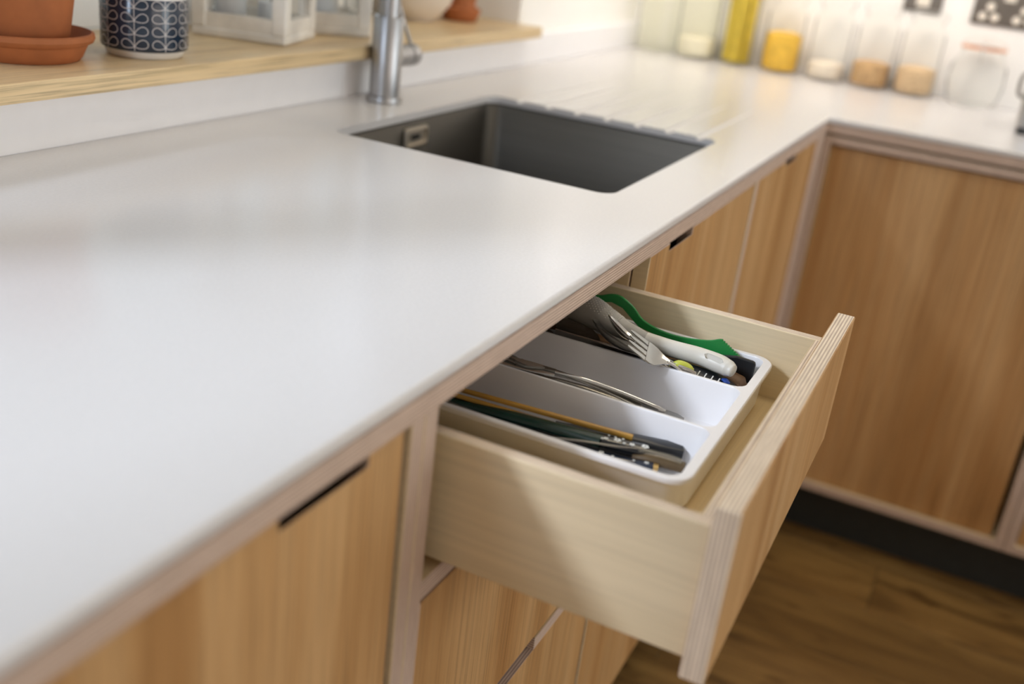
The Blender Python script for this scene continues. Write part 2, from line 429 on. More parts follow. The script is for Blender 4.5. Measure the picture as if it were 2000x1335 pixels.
boolean(core, [obj('cut', bm, 'ply_edge_z')])
box('upstand', (-2.6, -.7202, .6227, .6427, .9, .9603), 'upstand_white', wt, .001)
box('upstand', (-.7194, .65, .6227, .6427, .9, .9603), 'upstand_white', wt, .001)

# sink
sk = thing('kitchen_sink', 'brushed steel undermount sink bowl set into white worktop', 'sink', ((SX0 + SX1) / 2, (SY0 + SY1) / 2, .70))
bm = bmesh.new(); x0, x1, y0, y1 = SX0 - .003, SX1 + .003, SY0 - .003, SY1 + .003
rings = []
for d, z, r in ((.015, .8882, .04), (.015, .8874, .04), (-.0, .8872, .026), (-.002, .885, .025), (-.004, .73, .028), (-.008, .712, .032), (-.018, .703, .036), (-.035, .700, .04)):
    rings.append(ring(bm, rrect(x0 - d, x1 + d, y0 - d, y1 + d, r, 6), z))
for a, b in zip(rings, rings[1:]): bridge(bm, a, b)
bm.faces.new(rings[-1])
o = obj('sink_bowl', bm, 'sink_steel', sk, smooth=True, auto=50)
# the recess between bowl lip and stone is closed by the flange, which is clamped under the stone
ov = bmesh.new(); n = 8
cxo, czo = -.711, .8625; yw_ = SY1 - .001
def rr_xz(hx, hz, r, y): return [bmv for bmv in [(cxo + px, y, czo + pz) for px, pz in rrect(-hx, hx, -hz, hz, r, 4)]]
def ring3(bm, pts): return [bm.verts.new(p) for p in pts]
rs = [ring3(ov, rr_xz(.033, .0155, .006, yw_)), ring3(ov, rr_xz(.033, .0155, .006, yw_ - .004)), ring3(ov, rr_xz(.029, .0115, .004, yw_ - .005)), ring3(ov, rr_xz(.0285, .011, .004, yw_ - .001))]
for a, b in zip(rs, rs[1:]): bridge(ov, a, b)
ov.faces.new(rs[-1])
op = obj('overflow_cover', ov, 'satin_steel', sk, smooth=True, auto=40)
bm = bmesh.new(); rs = [ring3(bm, rr_xz(.0120, .0035, .002, yw_ - .0012)), ring3(bm, rr_xz(.0120, .0035, .002, yw_ - .0022))]; bridge(bm, *rs); bm.faces.new(rs[1])
obj('overflow_slot', bm, 'black_plastic', op)
lathe('drain', [(.0, .7015), (.02, .7015), (.024, .703), (.042, .7045), (.044, .7005)], 'cutlery_steel', sk, 32, ((SX0 + SX1) / 2, .33, 0))

# tap
TX, TY = -.6854, .5687
tp = thing('kitchen_tap', 'brushed steel mixer tap standing behind the sink', 'tap', (TX, TY, .9))
lathe('tap_base', [(0, 0), (.0278, 0), (.0282, .003), (.0270, .008), (.0240, .0095), (.0, .0095)], 'tap_steel', tp, 48, (TX, TY, .9))
lathe('tap_body', [(0, .0095), (.0235, .0095), (.0235, .1260), (.0225, .1275), (0, .1275)], 'tap_steel', tp, 48, (TX, TY, .9))
sp = [(TX, TY, 1.027), (TX, TY, 1.15), (TX, TY, 1.25), (TX - .0, TY - .03, 1.31), (TX, TY - .10, 1.335), (TX, TY - .17, 1.31), (TX, TY - .20, 1.25)]
sweep('tap_spout', sp, .0165, .0165, 'tap_steel', tp, segs=24, upv=(1, 0, 0))
bm = bmesh.new()
add_lathe(bm, [(0, .015), (.0165, .015), (.0165, .056), (.0140, .0565), (.0140, .059), (0, .059)], 32, (TX, TY, .966), 0, 'x')
kb = obj('tap_handle', bm, 'tap_steel', tp, smooth=True, auto=35)
lathe('handle_cap', [(0, .0592), (.0168, .0592), (.0168, .078), (.0152, .080), (0, .080)], 'tap_steel', kb, 32, (TX, TY, .966), 'x')
sweep('lever', [(TX + .070, TY, .981), (TX + .062, TY + .004, 1.00), (TX + .048, TY + .012, 1.04), (TX + .040, TY + .018, 1.08)], .0026, .0026, 'tap_steel', kb, segs=10, upv=(1, 0, 0))

# ------------------------------------------------------------------ cabinets of the sink run (fronts at y = 0)
OV = 'oak_veneer_upright'
ZT, ZB = .8716, .150       # underside of worktop core, bottom of fronts
def door_with_slot(name, x0, x1, z0, z1, sx0, sx1, parent, y0=.0015, th=.018, sd=.009):
    """door front with the finger slot notched out of its top edge"""
    bm = bmesh.new()
    out = [(x0, z0), (x1, z0), (x1, z1), (sx1, z1), (sx1, z1 - sd), (sx0, z1 - sd), (sx0, z1), (x0, z1)]
    a = [bm.verts.new((x, y0, z)) for x, z in out]; b = [bm.verts.new((x, y0 + th, z - (.020 if i in (4, 5) else 0))) for i, (x, z) in enumerate(out)]
    bm.faces.new(a); bm.faces.new(b[::-1]); n = len(out)
    for i in range(n): bm.faces.new((a[i], b[i], b[(i + 1) % n], a[(i + 1) % n])).material_index = 2 if i == n - 1 else 1
    return obj(name, bm, [OV, 'ply_edge_y', 'birch_along_y'], parent, bevel=.0007)
def rim_post(parent, x0, x1, y0=0, y1=.60, z0=.132, z1=ZT, name='side_panel'):
    return panel(name, (x0, x1, y0, y1, z0, z1), 'x', 'birch_along_y', parent)

# left cupboard
c0 = thing('base_cupboard', 'oak fronted cupboard nearest the camera, left of the open drawer', 'cabinet', (-1.8, .3, .13))
door_with_slot('cupboard_door', -2.135, -1.5390, ZB, .8695, -1.6745, -1.5825, c0, y0=.003)
rim_post(c0, -1.534, -1.5162); rim_post(c0, -2.16, -2.142)
panel('base_panel', (-2.142, -1.534, .0, .60, .132, .1495), 'z', 'birch_along_y', c0)
box('back_panel', (-2.142, -1.534, .592, .60, .1495, ZT), 'birch_along_x', c0)

# drawer unit
DX0, DX1 = -1.4945, -1.0425
c1 = thing('drawer_unit', 'oak fronted drawer cabinet with its top drawer pulled open', 'cabinet', (-1.27, .3, .13))
rim_post(c1, -1.5158, -1.4975)
panel('side_panel', (-1.0345, -1.0165, .0205, .60, .132, ZT), 'x', 'birch_along_y', c1)
panel('base_panel', (-1.4975, -1.0347, .0205, .60, .132, .1495), 'z', 'birch_along_y', c1)
box('back_panel', (-1.4975, -1.0347, .592, .60, .1495, ZT), 'dark_void', c1)
panel('divider_rail', (-1.4972, -1.0350, .0, .018, .703, .7210), 'z', 'birch_along_x', c1)
# lower divider rail with the finger slot cut out of its front
bm = bmesh.new(); poly_prism(bm, [(-1.4972, 0), (-1.3135, 0), (-1.3135, .030), (-1.2215, .030), (-1.2215, 0), (-1.0350, 0), (-1.0350, .05), (-1.4972, .05)], .4685, .4835, mi=(0, 1))
obj('divider_rail', bm, ['birch_along_x', 'ply_edge_z'], c1, bevel=.0006)
for z0, z1 in ((.4865, .6985), (ZB, .4655)):
    df = panel('drawer_front', (DX0, DX1, .001, .019, z0, z1), 'y', OV, c1, 'ply_edge_')
box('drawer_runner', (-1.4974, -1.4560, .020, .50, .700, .7080), 'black_laminate', c1)
# the open top drawer
DY = -.2216
bm = bmesh.new(); dx0, dx1, dz0, dz1, dyb = -1.4796, -1.0590, .7318, .8397, .235
T = .012
def bx(*a, mi=(0, 0, 0)): add_box(bm, *a, mi=mi)
dr = thing('drawer', '', '', (0, 0, 0)); bpy.data.objects.remove(dr)
dr = panel('drawer', (dx0 + T, dx1 - T, dyb - T, dyb, .752, dz1 - .01), 'y', 'birch_along_x', c1, 'pale_ply_edge_')
dr['label'] = 'open top drawer box of pale birch plywood'
panel('drawer_side', (dx0, dx0 + T, DY + .0182, dyb, dz0, dz1), 'x', 'birch_along_y', dr, 'pale_ply_edge_')
panel('drawer_side', (dx1 - T, dx1, DY + .0182, dyb, dz0, dz1), 'x', 'birch_along_y', dr, 'pale_ply_edge_')
panel('drawer_inner_front', (dx0 + T, dx1 - T, DY + .0182, DY + .0302, dz0 + .02, dz1), 'y', 'birch_along_x', dr, 'pale_ply_edge_')
box('drawer_base', (dx0 + T, dx1 - T, DY + .0302, dyb - T, .757, .7645), 'birch_along_x', dr)
df = panel('drawer_front', (DX0, DX1, DY, DY + .018, .7255, .8640), 'y', OV, dr, 'pale_ply_edge_', .0012)
df['label'] = 'oak veneered drawer front with layered plywood edges'
for x in (-1.4685, -1.0715):
    box('drawer_runner', (x - .004 if x < -1.2 else x, x if x < -1.2 else x + .004, .02, .25, .742, .756), 'worn_steel', dr)

# sink cupboard: one door between the drawer unit and the post
c2 = thing('sink_cupboard', 'oak fronted cupboard below the sink, right of the open drawer', 'cabinet', (-.8, .3, .13))
door_with_slot('cupboard_door', -1.0325, -.5615, ZB, .8695, -.9640, -.8730, c2, y0=.001)
rim_post(c2, -.5575, -.5390, 0, .07); rim_post(c2, -1.0160, -.9980, .0205)
panel('base_panel', (-.9980, -.5575, .0205, .60, .132, .1495), 'z', 'birch_along_y', c2)
# corner cupboard
c3 = thing('corner_cupboard', 'narrow oak fronted cupboard at the inner corner of the worktop', 'cabinet', (-.3, .3, .13))
door_with_slot('cupboard_door', -.5360, -.0830, ZB, .8695, -.3470, -.2680, c3, y0=.001)
panel('corner_stile', (-.0800, -.0002, .0, .018, .132, ZT), 'x', 'ply_edge_x', c3)
panel('base_panel', (-.5385, -.0805, .0, .60, .132, .1495), 'z', 'birch_along_y', c3)
# plinth
pl = thing('kickboard', 'black recessed kickboard under the sink run', 'kickboard', (-1.2, .08, 0)); box('board', (-2.6, .070, .062, .075, 0, .1315), 'black_laminate', pl, .001)
pl2 = thing('kickboard', 'black recessed kickboard under the right-hand run', 'kickboard', (.08, -.9, 0)); box('board', (.062, .075, -1.88, .0600, 0, .1238), 'black_laminate', pl2, .001)

# ------------------------------------------------------------------ cabinets of the right run (fronts at x = 0)
def right_cupboard(y0, y1, label, left_panel=True):
    c = thing('tall_door_cupboard' if False else 'base_cupboard', label, 'cabinet', (.3, (y0 + y1) / 2, .13))
    e0, e1 = y0, y1            # y0 > y1
    panel('top_rail', (.0, .05, e1 + .0002, e0 - .0002, .8520, .8665), 'z', 'birch_along_y', c)
    panel('base_panel', (.0, .60, e1 + .0002, e0 - .0002, .1243, .1420), 'z', 'birch_along_y', c)
    panel('side_panel', (.0, .60, e0 - .0180, e0 - .0002, .1420, .8520), 'y', 'birch_along_y', c) if left_panel else panel('side_panel', (.0, .60, e0 - .0125, e0 - .0002, .1420, .8520), 'y', 'birch_along_y', c)
    panel('side_panel', (.0, .60, e1 + .0002, e1 + .0180, .1420, .8520), 'y', 'birch_along_y', c)
    box('back_panel', (.592, .60, e1 + .018, e0 - .018, .142, .852), 'dark_void', c)
    a = e0 - (.0200 if left_panel else .0125) - .0015; b = e1 + .0180 + .0100
    panel('cupboard_door', (.010, .028, b, a, .1435, .8470), 'x', OV, c)
    return c
right_cupboard(.0, -.5235, 'oak fronted cupboard with wide door facing left, beside the inner corner', False)
right_cupboard(-.5240, -1.12, 'oak fronted cupboard at the right edge, past the plywood upright')
right_cupboard(-1.1205, -1.72, 'oak fronted cupboard at the far end of the right-hand run')

# ------------------------------------------------------------------ cutlery tray
tr = thing('cutlery_tray', 'white plastic three-compartment cutlery tray inside the open drawer', 'tray', (-1.23, 0, .7645))
RX0, RX1, RY0, RY1, RZ = -1.3860, -1.0830, -.1600, .2100, .8120
FZ = .7680
pockets = [(-1.1762, -1.0880), (-1.2788, -1.1788), (-1.3812, -1.2815)]
bm = bmesh.new(); edges = []
def loop_edges(r): return [bm.edges.get((r[i], r[(i + 1) % len(r)])) or bm.edges.new((r[i], r[(i + 1) % len(r)])) for i in range(len(r))]
outer = ring(bm, rrect(RX0, RX1, RY0, RY1, .020, 8), RZ); edges += loop_edges(outer)
for a, b in pockets:
    sl_ = .026 if a < -1.35 else 0
    top = ring(bm, rrect(a, b, RY0 + .0085, RY1 - .0085, .0125, 7), RZ); edges += loop_edges(top)
    r1 = ring(bm, rrect(a + .0008, b - .0008, RY0 + .0093, RY1 - .0093, .0120, 7), RZ - .0015)
    r2 = ring(bm, rrect(a + .0030 + sl_ * .85, b - .0030, RY0 + .0125, RY1 - .0125, .0115, 7), FZ + .008)
    r3 = ring(bm, rrect(a + .0052 + sl_, b - .0052, RY0 + .0147, RY1 - .0147, .0105, 7), FZ + .0022)
    r4 = ring(bm, rrect(a + .0100 + sl_, b - .0100, RY0 + .0195, RY1 - .0195, .0075, 7), FZ)
    for p, q in ((top, r1), (r1, r2), (r2, r3), (r3, r4)): bridge(bm, p, q)
    bm.faces.new(r4)
bmesh.ops.triangle_fill(bm, use_beauty=True, edges=edges)
l1 = ring(bm, rrect(RX0 - .001, RX1 + .001, RY0 - .001, RY1 + .001, .021, 8), RZ - .001)
l2 = ring(bm, rrect(RX0 - .001, RX1 + .001, RY0 - .001, RY1 + .001, .021, 8), RZ - .0045)
l3 = ring(bm, rrect(RX0 + .004, RX1 - .004, RY0 + .004, RY1 - .004, .017, 8), RZ - .0050)
l4 = ring(bm, rrect(RX0 + .0065 + .026, RX1 - .0065, RY0 + .0065, RY1 - .0065, .016, 8), .7685)
l5 = ring(bm, rrect(RX0 + .0100 + .028, RX1 - .0100, RY0 + .0100, RY1 - .0100, .014, 8), .7648)
for p, q in ((outer, l1), (l1, l2), (l2, l3), (l3, l4), (l4, l5)): bridge(bm, p, q)
bm.faces.new(l5)
obj('tray_moulding', bm, 'white_plastic', tr, smooth=True, auto=32)

# ------------------------------------------------------------------ things in the tray
def flat_prism_yz(bm, pts, x0, x1, lean=0):
    """outline in the y-z plane, thickness along x; lean shifts x with height"""
    z0 = min(p[1] for p in pts)
    a = [bm.verts.new((x0 + lean * (z - z0), y, z)) for y, z in pts]; b = [bm.verts.new((x1 + lean * (z - z0), y, z)) for y, z in pts]
    bm.faces.new(a); bm.faces.new(b[::-1]); n = len(pts)
    for i in range(n): bm.faces.new((a[i], b[i], b[(i + 1) % n], a[(i + 1) % n]))
# green serrated slicer standing on its edge against the right wall of the tray
topl = [(.060, .8300), (.045, .8335), (.0289, .8364), (.018, .8405), (.0065, .8412), (-.009, .8339), (-.0222, .8232), (-.0429, .8175), (-.0654, .8165), (-.092, .8202), (-.1045, .8249)]
topl = [(p.x, p.y) for p in catmull([(a, b, 0) for a, b in topl], 4)]
teeth = []
for k in range(17):
    u = k / 16; y = -.1066 + u * (-.0200); z = .8243 - u * .0115
    teeth.append((y - .0012 + (.0012 if k % 2 else -.0002), z + (.0002 if k % 2 else .0012)))
botl = [(-.1245, .8085), (-.105, .8020), (-.0783, .8000), (-.0503, .8030), (-.0298, .8085), (-.0141, .8180), (.002, .8295), (.0150, .8325), (.030, .8290), (.060, .8225)]
bm = bmesh.new(); flat_prism_yz(bm, topl + teeth + botl, -1.1050, -1.1020, .12)
tag(obj('cake_slicer', bm, 'green_plastic', bevel=.0006), 'green plastic slicer with serrated tip, against the far tray wall', 'utensil')
# black blade and body
bm = bmesh.new(); flat_prism_yz(bm, [(-.085, .8055), (-.1263, .8150), (-.1440, .8142), (-.1462, .8120), (-.1450, .7800), (-.120, .7720), (-.085, .7720)], -1.1120, -1.1070, .04)
tag(obj('black_spatula', bm, 'black_plastic', bevel=.0012, auto=30), 'square ended black spatula blade in the tray corner, below green slicer', 'utensil')
# wooden spoons
wd = thing('wooden_spoon', 'brown wooden spoon with rounded handle end poking out below the white handle', 'spoon', (-1.13, 0, .79))
sweep('handle', [(-1.118, .062, .797), (-1.1185, .0, .795), (-1.1200, -.07, .792), (-1.1215, -.118, .7935), (-1.1235, -.1370, .7930), (-1.1238, -.1445, .7925)], [.009, .0085, .009, .0135, .0115, .003], [.004, .0045, .006, .0095, .0085, .003], 'dark_wood', wd, segs=16)
sweep('spoon_bowl', [(-1.112, .190, .790), (-1.113, .165, .793), (-1.114, .120, .796), (-1.116, .088, .797), (-1.118, .062, .797)], [.004, .015, .018, .012, .0085], [.002, .005, .006, .005, .004], 'dark_wood', wd, segs=16)
tag(sweep('wooden_spatula', [(-1.0990, .090, .806), (-1.0990, .045, .8120), (-1.1020, .010, .8150), (-1.1080, -.030, .811), (-1.1100, -.070, .804), (-1.1110, -.1, .800)], [.0075, .0075, .0075, .007, .006, .005], .003, 'dark_wood', None, segs=12), 'thin brown wooden spatula edge between the green slicer and the white handle', 'spatula')
# white handled utensil
wh = thing('white_handled_masher', 'white handled utensil with a broad dotted grip and a hanging hole', 'utensil', (-1.17, 0, .80))
wp = [(-1.1114, 0.0832, 0.826), (-1.1229, 0.0517, 0.829), (-1.1328, 0.0244, 0.829), (-1.142, 0.0004, 0.826), (-1.1443, -0.0206, 0.822), (-1.1443, -0.0414, 0.819), (-1.1438, -0.0673, 0.818), (-1.1382, -0.0952, 0.816), (-1.1403, -0.1154, 0.815), (-1.1428, -0.1256, 0.814), (-1.1456, -0.1316, 0.8135), (-1.1462, -0.1338, 0.8133)]
GW, GH, GR = [.0150, .0165, .0160, .0140, .0110, .0088], [.0150, .0165, .0160, .0135, .0105, .0086], 0
bm = bmesh.new(); add_sweep(bm, wp[:6], GW, GH, segs=24)
hd = obj('grip', bm, 'dotted_grip', wh, smooth=True, auto=50); hd['label'] = 'broad grey dotted section'
# raised dots on the grip
bm = bmesh.new(); q = catmull(wp[:6], 10); W = GW; H = GH
acc = 0
for i in range(1, len(q) - 14):
    t_ = (q[i + 1] - q[i - 1]).normalized(); s_ = t_.cross(Vector((0, 0, 1))).normalized(); u_ = s_.cross(t_)
    acc += (q[i] - q[i - 1]).length
    j = i / 10; k0 = min(int(j), 4); u0 = j - k0; ww = W[k0] * (1 - u0) + W[k0 + 1] * u0; hh = H[k0] * (1 - u0) + H[k0 + 1] * u0
    row = int(acc / .0030)
    if row == int((acc - (q[i] - q[i - 1]).length) / .0030): continue
    for a in range(-9, 5):
        an = R(90 - (a + (.5 if row % 2 else 0)) * 11.5)
        p = q[i] + s_ * ww * math.cos(an) + u_ * hh * math.sin(an)
        add = bmesh.ops.create_icosphere(bm, subdivisions=1, radius=.0006, matrix=Matrix.Translation(p))
o = obj('grip_dots', bm, 'rubber_handle', wh, smooth=True, recalc=False); o['kind'] = 'stuff'
bm = bmesh.new(); add_sweep(bm, wp[5:], [.0089, .0088, .0092, .0102, .0092, .0070, .0030], [.0087, .0086, .0088, .0092, .0084, .0064, .0030], segs=28, n=8)
hn = obj('handle', bm, 'rubber_handle', wh, smooth=True, auto=60)
bm = bmesh.new(); add_sweep(bm, [(-1.1445, -.1016, .8225), (-1.1452, -.1056, .8225), (-1.1475, -.1180, .8215), (-1.1482, -.1220, .8215)], [.0005, .0026, .0026, .0005], .0075, segs=10, n=4)
c_ = obj('cut', bm, 'dark_void'); boolean(hn, [c_]); hn.data.materials.clear(); hn.data.materials.append(M['rubber_handle'])
sweep('working_head', [(-1.112, .088, .826), (-1.118, .115, .828), (-1.124, .17, .826), (-1.124, .19, .822)], [.012, .020, .020, .012], [.003, .003, .003, .002], 'black_plastic', wh, segs=16)

def fork(name_label, head, neck, tail, w=.0115, mat='cutlery_steel', group=None, handle_w=.0075, upv=(0, 0, 1), roll=0):
    """head = point at tine tips, neck = where handle starts, tail = end of handle"""
    H_, N_, T_ = Vector(head), Vector(neck), Vector(tail)
    d = (N_ - H_).normalized(); u0 = Vector(upv); s = d.cross(u0).normalized(); u = s.cross(d).normalized()
    rot = Matrix.Rotation(R(roll), 3, d); s = rot @ s; u = rot @ u
    root = thing('fork', name_label, 'fork', tuple(N_), 0, group)
    Lh = (N_ - H_).length
    bm = bmesh.new()
    # head plate with four tines
    def pt(a, b, c): return H_ + d * a + s * b + u * c
    body0 = Lh * .48
    cols = 7
    for k in range(4):
        cx = (-1.5 + k) * (w * 2 / 3.7)
        tw = w * .17
        ps = [(0, tw * .35, .0000), (Lh * .12, tw * .8, -.0006), (Lh * .35, tw, -.0018), (body0 + .001, tw * 1.05, -.0030)]
        prev = None
        for a, hw_, c in ps:
            r_ = [bm.verts.new(pt(a, cx + sx * hw_, c + sz * .0007)) for sx, sz in ((-1, -1), (1, -1), (1, 1), (-1, 1))]
            if prev: bridge(bm, prev, r_)
            else: bm.faces.new(r_)
            prev = r_
        bm.faces.new(prev)
    pr = []
    for a, hw_, c in ((body0, w * .98, -.0030), (Lh * .58, w * 1.0, -.0036), (Lh * .70, w * .92, -.0036), (Lh * .80, w * .66, -.0028), (Lh * .90, w * .36, -.0014), (Lh, w * .24, 0)):
        pr.append([bm.verts.new(pt(a, sx * hw_, c + sz * .0009 + (.0010 * abs(sx) ** 2 if abs(sx) == 1 else 0))) for sx, sz in ((-1, -1), (0, -1), (1, -1), (1, 1), (0, 1), (-1, 1))])
    for a, b in zip(pr, pr[1:]): bridge(bm, a, b)
    bm.faces.new(pr[0]); bm.faces.new(pr[-1])
    obj('fork_head', bm, mat, root, smooth=True, auto=40)
    D = T_ - N_; s2 = handle_w
    sweep('handle', [tuple(N_ - d * .002), tuple(N_ + D * .15 + Vector((0, 0, .0015))), tuple(N_ + D * .55 + Vector((0, 0, .002))), tuple(N_ + D * .92), tuple(T_)], [w * .22, w * .24, s2 * .75, s2, s2 * .45], [.0013, .0015, .0012, .0012, .0009], mat, root, segs=12, power=2.6)
    return root
def spoon(label, head, neck, tail, w=.019, mat='cutlery_steel', deep=.006, roll=0, group=None, handle_w=.0075):
    H_, N_, T_ = Vector(head), Vector(neck), Vector(tail); d = (N_ - H_).normalized(); s = d.cross(Vector((0, 0, 1))).normalized(); u = s.cross(d).normalized()
    rot = Matrix.Rotation(R(roll), 3, d); s = rot @ s; u = rot @ u
    root = thing('spoon', label, 'spoon', tuple(N_), 0, group); Lh = (N_ - H_).length
    bm = bmesh.new(); n, k_ = 20, 6; C0 = H_ + d * Lh * .5
    for off in (0, -.0009):
        prev = None
        for j in range(k_ + 1):
            r = j / k_
            if j == 0: cur = [bm.verts.new(C0 - u * (deep - off))]
            else:
                cur = []
                for q in range(n):
                    a = 2 * PI * q / n; e = Lh * .5 * math.cos(a) * r; f = w * math.sin(a) * r * (1 - .12 * math.cos(a))
                    cur.append(bm.verts.new(C0 + d * e + s * f - u * (deep * (1 - r * r) - off)))
            if prev:
                if len(prev) == 1:
                    for q in range(n): bm.faces.new((prev[0], cur[q], cur[(q + 1) % n]))
                else: bridge(bm, prev, cur)
            prev = cur
        if off == 0: rim_ = prev
        else: bridge(bm, rim_, prev)
    obj('spoon_bowl', bm, mat, root, smooth=True, auto=50)
    D = T_ - N_
    sweep('handle', [tuple(N_ - d * .004), tuple(N_ + D * .12 + Vector((0, 0, .002))), tuple(N_ + D * .5 + Vector((0, 0, .002))), tuple(N_ + D * .92), tuple(T_)], [.0030, .0030, handle_w * .75, handle_w, handle_w * .45], [.0014, .0016, .0013, .0012, .001], mat, root, segs=12, power=2.6)
    return root

# compartment at the back
fork('silver fork with its tines resting on a dark spoon, beside the white handle', (-1.1985, -.0400, .8390), (-1.1795, -.0770, .8175), (-1.1590, -.1060, .7940), .0125, upv=(-.35, -.25, .9))
spoon('small spoon whose bowl lies just behind the silver fork tines', (-1.1660, -.0060, .8440), (-1.1800, -.0430, .8290), (-1.1620, -.0900, .7960), .0115, deep=.006, roll=-30)
spoon('large serving spoon, bowl edge catching a thin bright line left of the fork', (-1.1600, .0110, .8330), (-1.1740, -.0500, .8180), (-1.1640, -.1250, .7880), .0170, 'worn_steel', .010, -18)
spoon('dull steel spoon whose bowl lies against the tray divider, left of the dotted grip', (-1.1400, .0560, .8130), (-1.1610, .0020, .8080), (-1.1660, -.1080, .7880), .0140, 'worn_steel', .007, 20)
spoon('dark steel teaspoon nearest the worktop edge in the back compartment', (-1.1400, .0950, .7990), (-1.1500, .0500, .7900), (-1.1600, -.0700, .7760), .0130, 'worn_steel', .005, 15)
# tongs
tg = thing('serving_tongs', 'flat steel tongs lying along the tray divider below the fork', 'tongs', (-1.17, -.02, .80))
sweep('arm', [(-1.1600, .050, .808), (-1.1690, .0, .8110), (-1.1725, -.05, .8130), (-1.1720, -.0900, .8100), (-1.1705, -.1000, .8080), (-1.1690, -.1035, .8070)], [.0008, .0008, .0008, .0008, .0010, .0006], [.0035, .0040, .0045, .0055, .0050, .0020], 'cutlery_steel', tg, segs=12, power=3)
sweep('arm', [(-1.1540, .060, .800), (-1.1630, .0, .8045), (-1.1665, -.05, .8060), (-1.1670, -.0960, .8020), (-1.1670, -.1050, .8005)], .0008, [.003, .004, .0045, .0050, .0020], 'worn_steel', tg, segs=12, power=3)
tag(sweep('peeler', [(-1.1720, -.0760, .8120), (-1.1690, -.0850, .8135), (-1.1660, -.0930, .8110), (-1.1650, -.1010, .8050)], [.0015, .0040, .0040, .0015], [.002, .0055, .0055, .002], 'yellow_plastic', None, segs=14), 'yellow-green plastic piece tucked under the steel fork neck', 'utensil')
# wire whisk
wk = thing('wire_whisk', 'wire whisk with thin steel loops beside the white handle', 'whisk', (-1.15, -.09, .79))
for dx, dz in ((0, .0), (-.006, -.006)):
    sweep('wire', [(-1.1520 + dx, -.0420, .8065 + dz), (-1.1530 + dx, -.0600, .8110 + dz), (-1.1550 + dx, -.0840, .8070 + dz), (-1.1600 + dx, -.1150, .8010 + dz), (-1.1620 + dx, -.1400, .7920 + dz)], .0011, .0011, 'cutlery_steel', wk, segs=8)
# black handled gadget with pale ribs
gd = thing('black_gadget', 'black ribbed gadget handle with a blue button under the white handle', 'utensil', (-1.13, -.10, .78))
sweep('handle', [(-1.1520, -.0500, .7990), (-1.1500, -.0750, .8000), (-1.1480, -.1000, .7990), (-1.1470, -.1250, .7960), (-1.1475, -.1430, .7910)], [.010, .0135, .0145, .0140, .006], [.007, .008, .008, .007, .005], 'black_plastic', gd, segs=18, power=2.6)
for k in range(6):
    y = -.088 - k * .0068
    sweep('rib', [(-1.1625, y, .8030 - .0006 * k), (-1.1585, y - .0006, .8066 - .0006 * k), (-1.1535, y - .0010, .8084 - .0006 * k)], .0007, .0007, 'blossom_white', gd, segs=6)
sweep('button', [(-1.1500, -.1240, .8040), (-1.1500, -.1285, .8035), (-1.1500, -.1325, .8020)], [.002, .0046, .002], [.001, .002, .001], 'blue_plastic', gd, segs=12)

# middle compartment: forks and knives, handles to the front
B = 'steel cutlery in the middle compartment'
def knife_handle(label, pts, w, h=.0016, mat='cutlery_steel', roll=0):
    root = thing('table_knife', label, 'knife', pts[-1], 0, B)
    k = len(pts); ws = [w * f for f in (.62, .62, .8, 1.0, .55)[:k]] if k == 5 else [w] * k
    sweep('handle', pts, ws, [h * .8, h, h, h, h * .6][:k], mat, root, segs=14, power=2.6, roll=roll)
    p, q = Vector(pts[0]), Vector(pts[1]); d = (p - q).normalized()
    sweep('blade', [tuple(p), tuple(p + d * .03), tuple(p + d * .07), tuple(p + d * .100)], [w * .62, .0052, .0055, .002], [.0012, .0007, .0006, .0004], mat, root, segs=10, power=2.6, roll=roll)
    return root
knife_handle('curved steel knife handle lying uppermost in the middle compartment', [(-1.2445, .0120, .8030), (-1.2375, -.0190, .8010), (-1.2290, -.0520, .7950), (-1.2225, -.0820, .7880), (-1.2195, -.0920, .7860)], .0070, .0022, roll=-45)
fork('steel fork lowest in the middle compartment, square handle end toward the front', (-1.2560, .0780, .7960), (-1.2390, .0250, .7930), (-1.2040, -.1075, .7765), .0110, 'worn_steel', B, .0085)
fork('dark steel fork near the worktop, tines overlapping another fork', (-1.2510, .0740, .8115), (-1.2470, .0220, .8055), (-1.2250, -.0700, .7880), .0115, 'worn_steel', B, .0060, roll=-15)
knife_handle('dull steel knife handle along the divider in the middle compartment', [(-1.2560, .0350, .7900), (-1.2520, .0050, .7890), (-1.2450, -.0350, .7850), (-1.2340, -.0700, .7800), (-1.2280, -.0880, .7780)], .0060, .0020, 'worn_steel')
knife_handle('narrow steel knife handle between two forks in the middle compartment', [(-1.2380, .0450, .7870), (-1.2300, .0150, .7850), (-1.2210, -.0250, .7820), (-1.2120, -.0650, .7780), (-1.2080, -.0880, .7760)], .0065, .0018, 'worn_steel')

# front compartment: chopsticks, brush
def stick(nm, label, cat, a, b, w0, w1, mat, group=None):
    A, B_ = Vector(a), Vector(b); mid = (A + B_) / 2
    o = sweep(nm, [a, tuple(mid), b], [w0, (w0 + w1) / 2, w1], [w0, (w0 + w1) / 2, w1], mat, None, segs=12, power=4)
    if label: tag(o, label, cat, group)
    return o
G = 'chopsticks in the front compartment'
stick('chopstick', 'gold chopstick lying uppermost against the compartment divider', 'chopstick', (-1.3460, .1350, .8060), (-1.3092, -.0908, .7965), .0018, .0024, 'gold_lacquer', G)
stick('chopstick', 'second gold chopstick, lower and crossing toward the worktop edge', 'chopstick', (-1.3560, .1200, .8060), (-1.3125, -.0560, .7880), .0016, .0021, 'gold_lacquer', G)
cs = thing('chopstick', 'thick dark green chopstick with white blossoms on its black end', 'chopstick', (-1.33, -.05, .79), 0, G)
P0, P1, P2, P3 = Vector((-1.3470, .1500, .7935)), Vector((-1.3270, -.0690, .7930)), Vector((-1.3170, -.1050, .7915)), Vector((-1.3060, -.1330, .7895))
